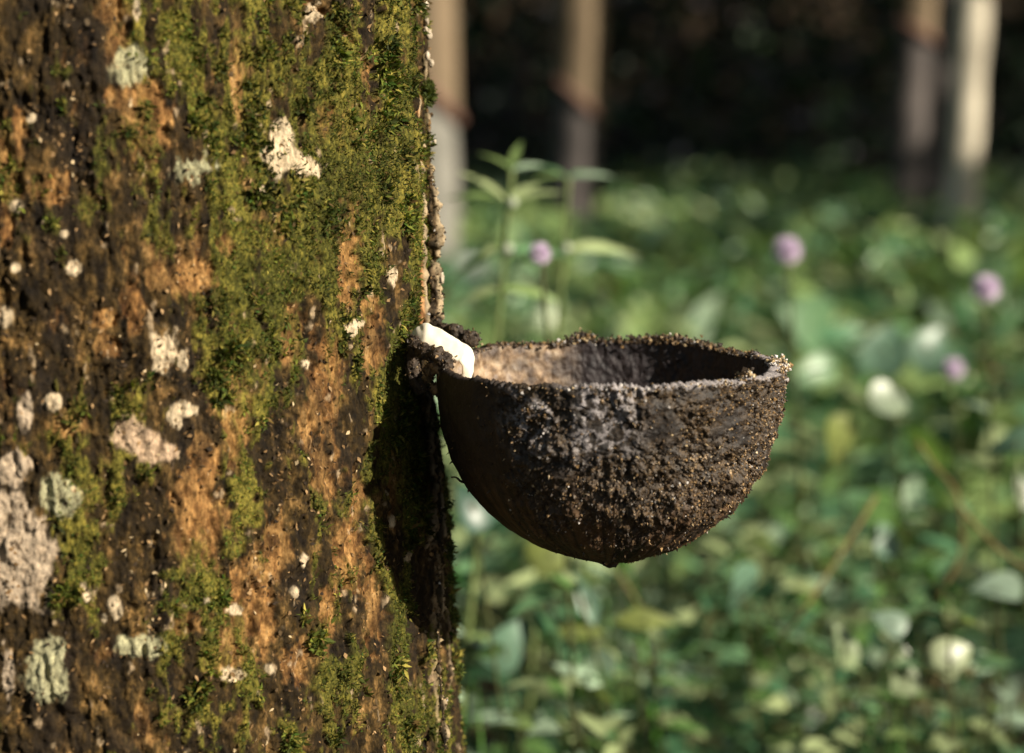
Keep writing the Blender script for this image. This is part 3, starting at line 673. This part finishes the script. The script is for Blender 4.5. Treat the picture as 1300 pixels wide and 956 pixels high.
cover('specks', V, 0*V[0], 26, .00022, lt, [.5, .3, .2, 0, 0], M_grit)
tag(lt, 'glossy white strip of fresh latex running over the spout into the cup', 'latex')

# ================================================================== BACKGROUND TREES
M_tan = simple('tapped_panel', (.06, .045, .028), (.27, .20, .125), 9, .8, .2, .5, .003, (1, 1, .3))
M_whb = simple('pale_bark', (.20, .18, .14), (.70, .64, .50), 8, .85, .2, .5, .004, (1, 1, .6))
M_gry = simple('grey_bark', (.035, .032, .032), (.15, .13, .12), 9, .85, .2, .5, .004, (1, 1, .5))
M_red = simple('fresh_cut', (.09, .05, .04), (.17, .085, .06), 30, .7, .3, .3, .002)
def bg_tree(px_, d_, rad, lean, cut_py, label, mat, panel=True, seed=1, slope=.35):
    b = P(px_, 250, d_); x0, y0 = b[0], b[1]; g0 = float(ground_h(np.array([x0]), np.array([y0]))[0])
    tr = empty('background_tree', (x0, y0, g0)); tag(tr, label, 'tree', 'rubber trees in the blurred background')
    top = 3.2; zc_ = np.linspace(-.08, top, 60)
    zcam = P(px_, 130, d_)[2]
    cx = lean*(zc_-(zcam-g0)); cl = np.stack([cx, 0*cx, zc_], -1)
    r = rad*(1.08-.09*zc_)+.05*np.exp(-np.clip(zc_, 0, 9)/.12)
    v, q = tube(cl, r, 40, .012, seed, 9)
    link('trunk', mesh_np('trunk', v, q), mat, tr)
    if panel:
        zc0 = P(px_, cut_py, d_)[2]-g0
        na, nz = 34, 40; A = np.radians(np.linspace(-100, 80, na)); vs = []
        for k_ in range(nz):
            for a_ in A:
                zl = zc0+slope*rad*(-math.sin(a_)); z_ = zl+(min(top-.2, zc0+1.5)-zl)*k_/(nz-1)
                rz = rad*(1.08-.09*z_)+.05*math.exp(-max(z_, 0)/.12)+.011
                vs.append((lean*(z_-(zcam-g0))+rz*math.sin(a_), -rz*math.cos(a_), z_))
        link('tapped_panel', mesh_np('tapped_panel', np.array(vs), grid_faces(nz, na)), M_tan, tr)
        lipc = np.array(vs[:na])+np.array([0, 0, -.01]); v, q = tube(lipc, np.full(na, .016), 8, .003, 2, 40)
        link('cut_groove', mesh_np('cut_groove', v, q), M_red, tr)
    V, Q = crown_and_limbs(tr, np.array([lean*(top-zcam+g0), 0, top]), rad*.8, 1100, seed, 1.5, 2.4)
    link('limbs', mesh_np('limbs', V, Q), M_limb, tr)
    return tr
M_gpb = simple('grey_pale_bark', (.08, .08, .07), (.30, .29, .25), 8, .85, .2, .5, .004, (1, 1, .6))
bg_tree(538, 5.6, .085, -.01, 100, 'thick pale blurred tree just right of the mossy trunk, tan above a red cut', M_gpb, True, 11, 1.2)
bg_tree(733, 7.6, .078, .03, 122, 'blurred tree with a tan tapped panel behind the tall weed', M_gry, True, 12, 1.0)
bg_tree(1154, 8.0, .062, .03, 38, 'thinner tan and grey blurred tree left of the white one at upper right', M_gry, True, 13, .6)
bg_tree(1224, 6.8, .053, .035, -25, 'white barked slender blurred tree, rightmost in the background', M_whb, True, 14, .6)
bg_tree(1190, 10.5, .085, .04, 0, 'dark shaded blurred trunk between the tan tree and the white tree', M_gry, False, 16)

# ================================================================== INDIVIDUAL WEEDS
M_stem = simple('weed_stem', (.03, .04, .015), (.09, .10, .03), 40, .6, .3, .3, .001)
M_gstem = simple('green_stem', (.07, .11, .03), (.16, .20, .07), 40, .6, .3, .3, .001)
M_twig = simple('dry_twig', (.07, .055, .02), (.20, .16, .06), 60, .8, .2, .4, .001)
M_pink = tint_material('pink_petals', .6, .2, .45, 300, 0, tcol_=(1.0, .9, 1.0))
def obj_at(name, V, Q, T, mat, parent): return link(name, mesh_np(name, V, Q, True, T), mat, parent)
def proto_weed(kind, height, seed, name, pairs=6, leafL=.04, pale_=False):
    r_ = np.random.default_rng(seed); tr = empty(name)
    bend = r_.normal(0, .11, 2)
    c = spline([(0, 0, -.02), (bend[0]*.4, bend[1]*.4, height*.45), (bend[0], bend[1], height)], 16)
    sv_ = [tube(c, np.linspace(.0017, .0008, 16), 8)]
    Bs, Ds, Ls = [], [], []
    for i in range(pairs):
        f = .25+.75*(i+.5)/pairs; p = c[min(15, int(f*15))]; a0 = i*1.57+r_.uniform(-.4, .4)
        for s in (0, math.pi):
            a = a0+s; e = r_.uniform(-.1, .6)
            if kind == 'round':
                pt = p+np.array([math.cos(a), math.sin(a), .5])*leafL*.6; sv_.append(tube(np.array([p, (p+pt)/2+[0, 0, .003], pt]), [.0011, .001, .0008], 6)); 
            else: pt = p
            Bs.append(pt); Ds.append((math.cos(a)*math.cos(e), math.sin(a)*math.cos(e), math.sin(e))); Ls.append(leafL*(1.15-.5*f)*r_.uniform(.8, 1.2)*(1 if kind != 'round' else .9))
    for s in range(3):
        a = r_.uniform(0, 6.28); Bs.append(c[-1]); Ds.append((math.cos(a)*.7, math.sin(a)*.7, .7)); Ls.append(leafL*.55)
    n_ = len(Bs); Ls = np.array(Ls)
    tt = (np.array([PAL[5], PAL[5]*1.25, PAL[4]])[r_.integers(0, 3, n_)] if pale_ else PAL[r_.choice([0, 1, 3, 3, 4], n_)])*r_.uniform(.8, 1.25, (n_, 1))
    v, q, t = leaves(np.array(Bs), np.array(Ds), np.array([0, 0, 1.])+r_.normal(0, .35, (n_, 3)), Ls, Ls*(.33 if kind == 'lance' else .85), kind, .3, .22, tt)
    obj_at('foliage', v, q, t, M_leaf, tr)
    n0 = 0; VV, QQ = [], []
    for v, q in sv_: VV.append(v); QQ.append(q+n0); n0 += len(v)
    link('stem', mesh_np('stem', np.vstack(VV), np.vstack(QQ)), M_stem, tr)
    return tr
def proto_grass(seed, n, height):
    r_ = np.random.default_rng(seed); tr = empty('grass_tuft'); a = r_.uniform(0, 6.28, n)
    B = np.stack([np.cos(a)*.02, np.sin(a)*.02, 0*a], -1); D = np.stack([np.cos(a)*.3, np.sin(a)*.3, 1+0*a], -1)
    v, q, t = leaves(B, D, np.stack([-np.cos(a), -np.sin(a), .3+0*a], -1), height*r_.uniform(.6, 1.1, n), np.full(n, .009), 'blade', -.35, .2, np.array([(.07, .19, .02)])*r_.uniform(.8, 1.3, (n, 1)))
    obj_at('blades', v, q, t, M_leaf, tr); return tr
def add_flower(tr, p, r, seed):
    r_ = np.random.default_rng(seed); n = 700; D = r_.normal(0, 1, (n, 3)); D /= np.linalg.norm(D, axis=1)[:, None]
    c = np.array([(.84, .73, .88), (.90, .84, .93), (.94, .92, .95)])[r_.integers(0, 3, n)]
    v, q, t = leaves(np.tile(p, (n, 1)), D, r_.normal(0, 1, (n, 3)), r*r_.uniform(.8, 1.1, n), np.full(n, r*.22), 'low', 0, .1, c)
    obj_at('flower', v, q, t, M_pink, tr)
def copy_tree(o):
    c = o.copy(); COL.objects.link(c)
    for ch in o.children:
        d = ch.copy(); COL.objects.link(d); d.parent = c
    return c
used = set()
def place(proto, x, y, rz, sc, label, cat, group):
    if proto.name not in used: o = proto; used.add(proto.name)
    else: o = copy_tree(proto)
    g0 = float(ground_h(np.array([x]), np.array([y]))[0])
    o.location = (x, y, g0); o.rotation_euler = (0, 0, rz); o.scale = (sc, sc, sc); tag(o, label, cat, group); return o
# the tall weed right of the trunk, and its neighbour
def tall_weed(px_, py_, d_, lean_px, label, leafL=.045, nodes=None, seed=4):
    tp_ = P(px_, py_, d_); bt = P(px_+lean_px, py_+600, d_); x0, y0 = bt[0], tp_[1]+.02
    g0 = float(ground_h(np.array([x0]), np.array([y0]))[0]); o0 = np.array([x0, y0, g0])
    tr = empty('tall_weed', (x0, y0, g0)); tag(tr, label, 'weed')
    r_ = np.random.default_rng(seed); H = tp_-o0
    c = spline([(0, 0, -.02), H*.4+np.array([-.01, 0, 0]), H*.8+np.array([-.003, 0, 0]), H], 40)
    v, q = tube(c, np.linspace(.0026, .0015, 40), 10); link('stem', mesh_np('stem', v, q), M_gstem, tr)
    Bs, Ds, Ls = [], [], []
    for i, f in enumerate(nodes):
        p = c[min(39, int(f*39))]
        for s in ((0, 1, .35, 1.4) if f > .85 else (0, 1)):
            a = (0.3 if i % 2 else -.2)+s*math.pi+r_.uniform(-.3, .3); Bs.append(p); Ds.append((math.cos(a), math.sin(a)*.6, r_.uniform(.15, .95) if f > .9 else r_.uniform(-.5, .5))); Ls.append(leafL*r_.uniform(.8, 1.25)*(1 if f < .97 else .65))
        v, q = blob(p+np.array([.002, -.003, .001]), (.003, .003, .0032), .25, 4, i, 8); link('bud', mesh_np('bud', v, q), M_bud, tr) if .8 < f < .99 else None
    n_ = len(Bs); Ls = np.array(Ls)
    v, q, t = leaves(np.array(Bs), np.array(Ds), np.array([0, -.5, .8])+r_.normal(0, .2, (n_, 3)), Ls, Ls*.22, 'lance', .35, .2, PAL[r_.choice([2, 3, 5, 4], n_)]*r_.uniform(.9, 1.2, (n_, 1)))
    obj_at('foliage', v, q, t, M_leaf, tr)
M_bud = simple('white_bud', (.3, .36, .26), (.45, .48, .38), 300, .7, .2, .3, .0005)
tall_weed(650, 216, 1.22, -105, 'tall blurred weed with paired leaves standing just right of the mossy trunk', .034, (.35, .5, .62, .72, .80, .87, .93, 1.0), 4)
tall_weed(722, 226, 1.35, -60, 'blurred leafy sprig to the right of the tall weed, above the cup', .045, (.4, .55, .68, .85, 1.0), 8)
# flowers
fl = [(686, 322, 1.08, .0062, 'single pink flower ball beside the tall weed above the cup'), (1000, 318, 1.45, .0105, 'pale pink flower ball above the right rim of the cup, larger than the others'), (1252, 366, 1.45, .0105, 'pink flower ball near the right edge of the photo'), (1210, 468, 1.6, .009, 'small faded pink flower ball lowest of the four, at right')]
for i, (a, b_, d_, r, lab) in enumerate(fl):
    p = P(a, b_, d_); g0 = float(ground_h(np.array([p[0]]), np.array([p[1]]))[0]); tr = empty('flower_stalk', (p[0]+.02, p[1]+.03, g0)); tag(tr, lab, 'flower', 'pink flowers on thin stalks in the undergrowth')
    top = p-np.array([p[0]+.02, p[1]+.03, g0]); c = spline([(0, 0, -.02), (.0, .0, top[2]*.6), tuple(top)], 14)
    v, q = tube(c, np.linspace(.002, .001, 14), 8); link('stem', mesh_np('stem', v, q), M_stem, tr)
    add_flower(tr, top, r, i)
    bs = np.array([c[7], c[8], c[10], c[9]]); n_ = 4
    v, q, t = leaves(bs, rand_dirs(4, 0, .5), np.tile([0, 0, 1.], (4, 1)), np.full(4, .04), np.full(4, .014), 'lance', .3, .2, greens(4)); obj_at('foliage', v, q, t, M_leaf, tr)
weeds = [proto_weed('lance', .44, 1, 'leafy_weed', 9, .062), proto_weed('lance', .36, 2, 'leafy_weed', 8, .072), proto_weed('round', .42, 3, 'broadleaf_weed', 8, .044), proto_weed('round', .38, 4, 'broadleaf_weed', 7, .05, True), proto_weed('lance', .40, 5, 'leafy_weed', 11, .045)]
grass = proto_grass(6, 14, .42)
desc = ['slender upright weed with paired narrow leaves', 'short bushy weed with long narrow leaves', 'green round-leaved weed', 'pale green round-leaved weed', 'fine narrow-leaved dark green weed']
def zone(px_, py_):
    h = 'under the cup' if px_ < 900 and py_ > 560 else 'right of the cup' if px_ > 900 and py_ > 420 else 'behind the cup' if py_ > 350 else 'far behind the cup'
    if px_ > 1120 and py_ > 600: h = 'in the lower right corner'
    elif px_ < 660 and py_ > 560: h = 'beside the foot of the mossy trunk'
    return h
r2 = np.random.default_rng(22); cnt = 0
for i in range(4000):
    if cnt >= 165: break
    y = 1.12+3.2*r2.random()**1.7; x = r2.uniform(-.05, .27)*y*1.0+r2.uniform(-.02, .02)
    if x < .0 and y < 1.3: continue
    k_ = int(r2.choice([0, 1, 2, 3, 4], p=[.22, .2, .26, .16, .16])); sc = r2.uniform(.8, 1.12)
    hgt = [.44, .36, .42, .38, .40][k_]*sc
    a, b_, _ = proj(np.array([x, y, hgt]))
    if not (545 < a < 1330 and b_ < 950): continue
    place(weeds[k_], x, y, r2.uniform(0, 6.28), sc, desc[k_]+' '+zone(a, b_), 'weed', 'low weeds in the undergrowth'); cnt += 1
for (a, d_, s, lab) in [(606, 1.12, .98, 'bright green grass blades between the trunk and the cup'), (1140, 1.25, .95, 'bright green grass blades rising right of the cup'), (760, 1.5, 1.1, 'grass blades in the undergrowth under the cup')]:
    p = P(a, 700, d_); place(grass, p[0], p[1], a, s, lab, 'grass', 'grass tufts')
def single_leaf(px_, py_, d_, sz, col, label, facing, kind='round'):
    tip_ = P(px_, py_, d_); g0 = float(ground_h(np.array([tip_[0]]), np.array([tip_[1]]))[0]); o0 = np.array([tip_[0]+.03, tip_[1]+.03, g0])
    tr = empty('broadleaf_weed', tuple(o0)); tag(tr, label, 'weed'); H = tip_-o0
    c = spline([(0, 0, -.02), H*.5+np.array([.015, .01, 0]), H], 16); v, q = tube(c, np.linspace(.0016, .0008, 16), 8); link('stem', mesh_np('stem', v, q), M_stem, tr)
    r_ = np.random.default_rng(int(px_)); B = [c[-1]]; D = [facing[0]]; Nn = [facing[1]]; Ls = [sz]; C_ = [col]
    for k_ in range(5):
        B.append(c[9+k_]); a = r_.uniform(0, 6.28); D.append((math.cos(a), math.sin(a), r_.uniform(0, .6))); Nn.append((r_.normal(0, .3), -.2, 1)); Ls.append(sz*r_.uniform(.5, .8)); C_.append(tuple(PAL[r_.integers(0, 4)]))
    Ls = np.array(Ls); B = np.array(B, float); B[0] -= np.array(D[0])*Ls[0]*.5
    v, q, t = leaves(B, np.array(D, float), np.array(Nn, float), Ls, Ls*(.95 if kind == 'round' else .4), kind, .3, .35, np.array(C_))
    obj_at('foliage', v, q, t, M_leaf, tr)
pg, yg, tg = (.42, .52, .36), (.30, .36, .10), (.20, .36, .24)
sun_f = (.5, -.75, .55)
for a in [(1133, 508, 1.5, .036, pg, 'single round pale leaf shining right of the cup', ((1, .2, 0), sun_f)), (1264, 745, 1.22, .032, (.40, .54, .40), 'rounded whitish green leaf in the lower right, near the right edge', ((-1, .1, .3), sun_f)),
          (1300, 622, 1.35, .026, (.5, .56, .42), 'small bright whitish leaf cut by the right edge of the photo', ((0, .2, 1), sun_f)), (1065, 560, 1.5, .040, yg, 'yellow green heart shaped leaf just right of the lower cup wall', ((.2, -.1, -1), sun_f)),
          (1205, 835, 1.15, .034, (.46, .54, .30), 'crumpled pale leaf at the bottom edge, lower right', ((.7, .1, .3), sun_f)), (1150, 850, 1.15, .034, (.34, .42, .24), 'broad olive leaf at the bottom edge beside the crumpled one', ((.3, .1, 1), sun_f)),
          (1072, 820, 1.18, .032, (.36, .46, .24), 'upright pale green leaf at the bottom, right of the dry stem', ((0, .1, 1), sun_f)), (1130, 790, 1.2, .026, (.34, .48, .36), 'small pale leaf tilted left above the bottom leaves', ((-.7, .1, .6), sun_f)),
          (1130, 690, 1.4, .03, tg, 'teal green leaf crossing the diagonal dry stem', ((1, .2, -.3), sun_f)), (940, 750, 1.25, .036, tg, 'dull green leaf hanging below the right side of the cup', ((.1, .1, -1), sun_f)),
          (820, 785, 1.25, .05, yg, 'long green leaf pointing right below the cup', ((1, -.2, .15), (.1, -.5, .9)), 'lance'), (730, 800, 1.25, .05, yg, 'long green leaf pointing left below the cup', ((-1, -.2, .2), (.1, -.5, .9)), 'lance'), (745, 760, 1.25, .04, tg, 'upright green leaf below the left side of the cup', ((-.3, 0, 1), (.2, -.9, .3)), 'lance'),
          (1180, 440, 1.9, .05, tg, 'teal green leaf above the faded pink flower', ((.6, .1, .7), sun_f)), (1290, 560, 1.3, .05, tg, 'long teal leaf reaching in from the right edge', ((-1, 0, -.3), (.2, -.7, .6)), 'lance'), (1125, 440, 1.9, .055, tg, 'blurred pale green leaf right of the cup rim', ((.3, 0, 1), sun_f)),
          (600, 640, 1.1, .03, (.05, .15, .09), 'dark teal leaf in the gap between trunk and cup', ((-.4, 0, 1), sun_f)), (640, 820, 1.25, .04, tg, 'teal leaf low beside the foot of the mossy trunk', ((.6, 0, .7), sun_f)), (700, 700, 1.3, .035, yg, 'light leaf under the lower left curve of the cup', ((.8, 0, .4), sun_f))]:
    a = list(a); a[3] *= (.75 if a[1] > 780 else .85); a[4] = tuple(q_*.55 for q_ in a[4]); jj = np.random.default_rng(int(a[0]*7+a[1])); a[6] = (a[6][0], tuple(np.array(a[6][1])+jj.normal(0, .3, 3)))+tuple(a[6][2:])
    single_leaf(*a)
small = [proto_weed('round', .47, 31, 'small_leaf_weed', 13, .026), proto_weed('lance', .47, 32, 'small_leaf_weed', 15, .034), proto_weed('round', .45, 33, 'small_leaf_weed', 12, .028, True)]
sdesc = ['small round-leaved green weed', 'small narrow-leaved green weed', 'small pale round-leaved weed']
cnt = 0
for i in range(4000):
    if cnt >= 32: break
    y = r2.uniform(.99, 1.75); x = r2.uniform(-.03, .28)*y
    if x < .02 and y < 1.1: continue
    k_ = int(r2.choice([0, 1, 2], p=[.38, .38, .24])); sc = r2.uniform(.72, 1.06)*(1-.25*sm(1.2, 1.7, y)); a, b_, _ = proj(np.array([x, y, .47*sc]))
    if not (560 < a < 1330 and 610 < b_ < 990): continue
    place(small[k_], x, y, r2.uniform(0, 6.28), sc, sdesc[k_]+' '+zone(a, max(b_, 620)), 'weed', 'small leaved weeds near the bottom edge'); cnt += 1
# bent dry stems
for (pts, lab, mt_) in [([(1112, 630, 1.25), (1075, 690, 1.22), (1040, 745, 1.2), (1000, 800, 1.2), (960, 830, 1.22)], 'long bent yellowish stem lying diagonally right of the cup', M_twig), ([(1165, 560, 1.3), (1185, 590, 1.3), (1215, 630, 1.3), (1220, 700, 1.3), (1190, 760, 1.3)], 'curved pale brown twig at right, upright among leaves', M_twig), ([(1215, 640, 1.2), (1260, 690, 1.2), (1300, 720, 1.2), (1340, 730, 1.2)], 'thin dry twig running out of the right edge', M_twig), ([(785, 725, 1.4), (805, 760, 1.4), (830, 800, 1.4), (850, 860, 1.4)], 'thin brown twig directly below the point of the cup', M_twig)]:
    c = spline([P(*p) for p in pts], 30); o0 = c[0].copy(); v, q = tube(c-o0, np.linspace(.0014, .0008, 30), 8, .0006, 3, 60)
    o = link('dry_stem', mesh_np('dry_stem', v, q), mt_); o.location = tuple(o0); tag(o, lab, 'stem', 'dry stems in the undergrowth')

# ================================================================== CAMERA, LIGHT, WORLD
cam = bpy.data.cameras.new('camera'); co = bpy.data.objects.new('camera', cam); COL.objects.link(co)
co.location = tuple(CAM); co.rotation_euler = (math.pi/2-PITCH, 0, 0)
cam.lens = 72; cam.sensor_width = 36; cam.clip_start = .02; cam.clip_end = 1000
cam.dof.use_dof = True; cam.dof.focus_distance = .690; cam.dof.aperture_fstop = 7.2
S.camera = co
sl = bpy.data.lights.new('sun', 'SUN'); sl.energy = 5.0; sl.angle = math.radians(.5); sl.color = (1, .89, .73)
so_ = bpy.data.objects.new('sun', sl); COL.objects.link(so_)
from mathutils import Vector
so_.rotation_euler = Vector(tuple(SUN)).to_track_quat('Z', 'Y').to_euler(); so_.location = (3, -3, 4)
w_ = bpy.data.worlds.new('World'); S.world = w_; w_.use_nodes = True; nt = w_.node_tree
bgn = nt.nodes['Background']; sk = nt.nodes.new('ShaderNodeTexSky'); sk.sky_type = 'NISHITA'; sk.sun_disc = False
sk.sun_elevation = SUN_EL; sk.sun_rotation = math.atan2(SUN[0], SUN[1])
nt.links.new(sk.outputs[0], bgn.inputs[0]); bgn.inputs[1].default_value = .05
S.view_settings.view_transform = 'Standard'; S.view_settings.look = 'None'; S.view_settings.exposure = .82; S.view_settings.gamma = 1
S.render.engine = 'CYCLES'; S.cycles.use_denoising = True; S.cycles.max_bounces = 6; S.cycles.transparent_max_bounces = 4
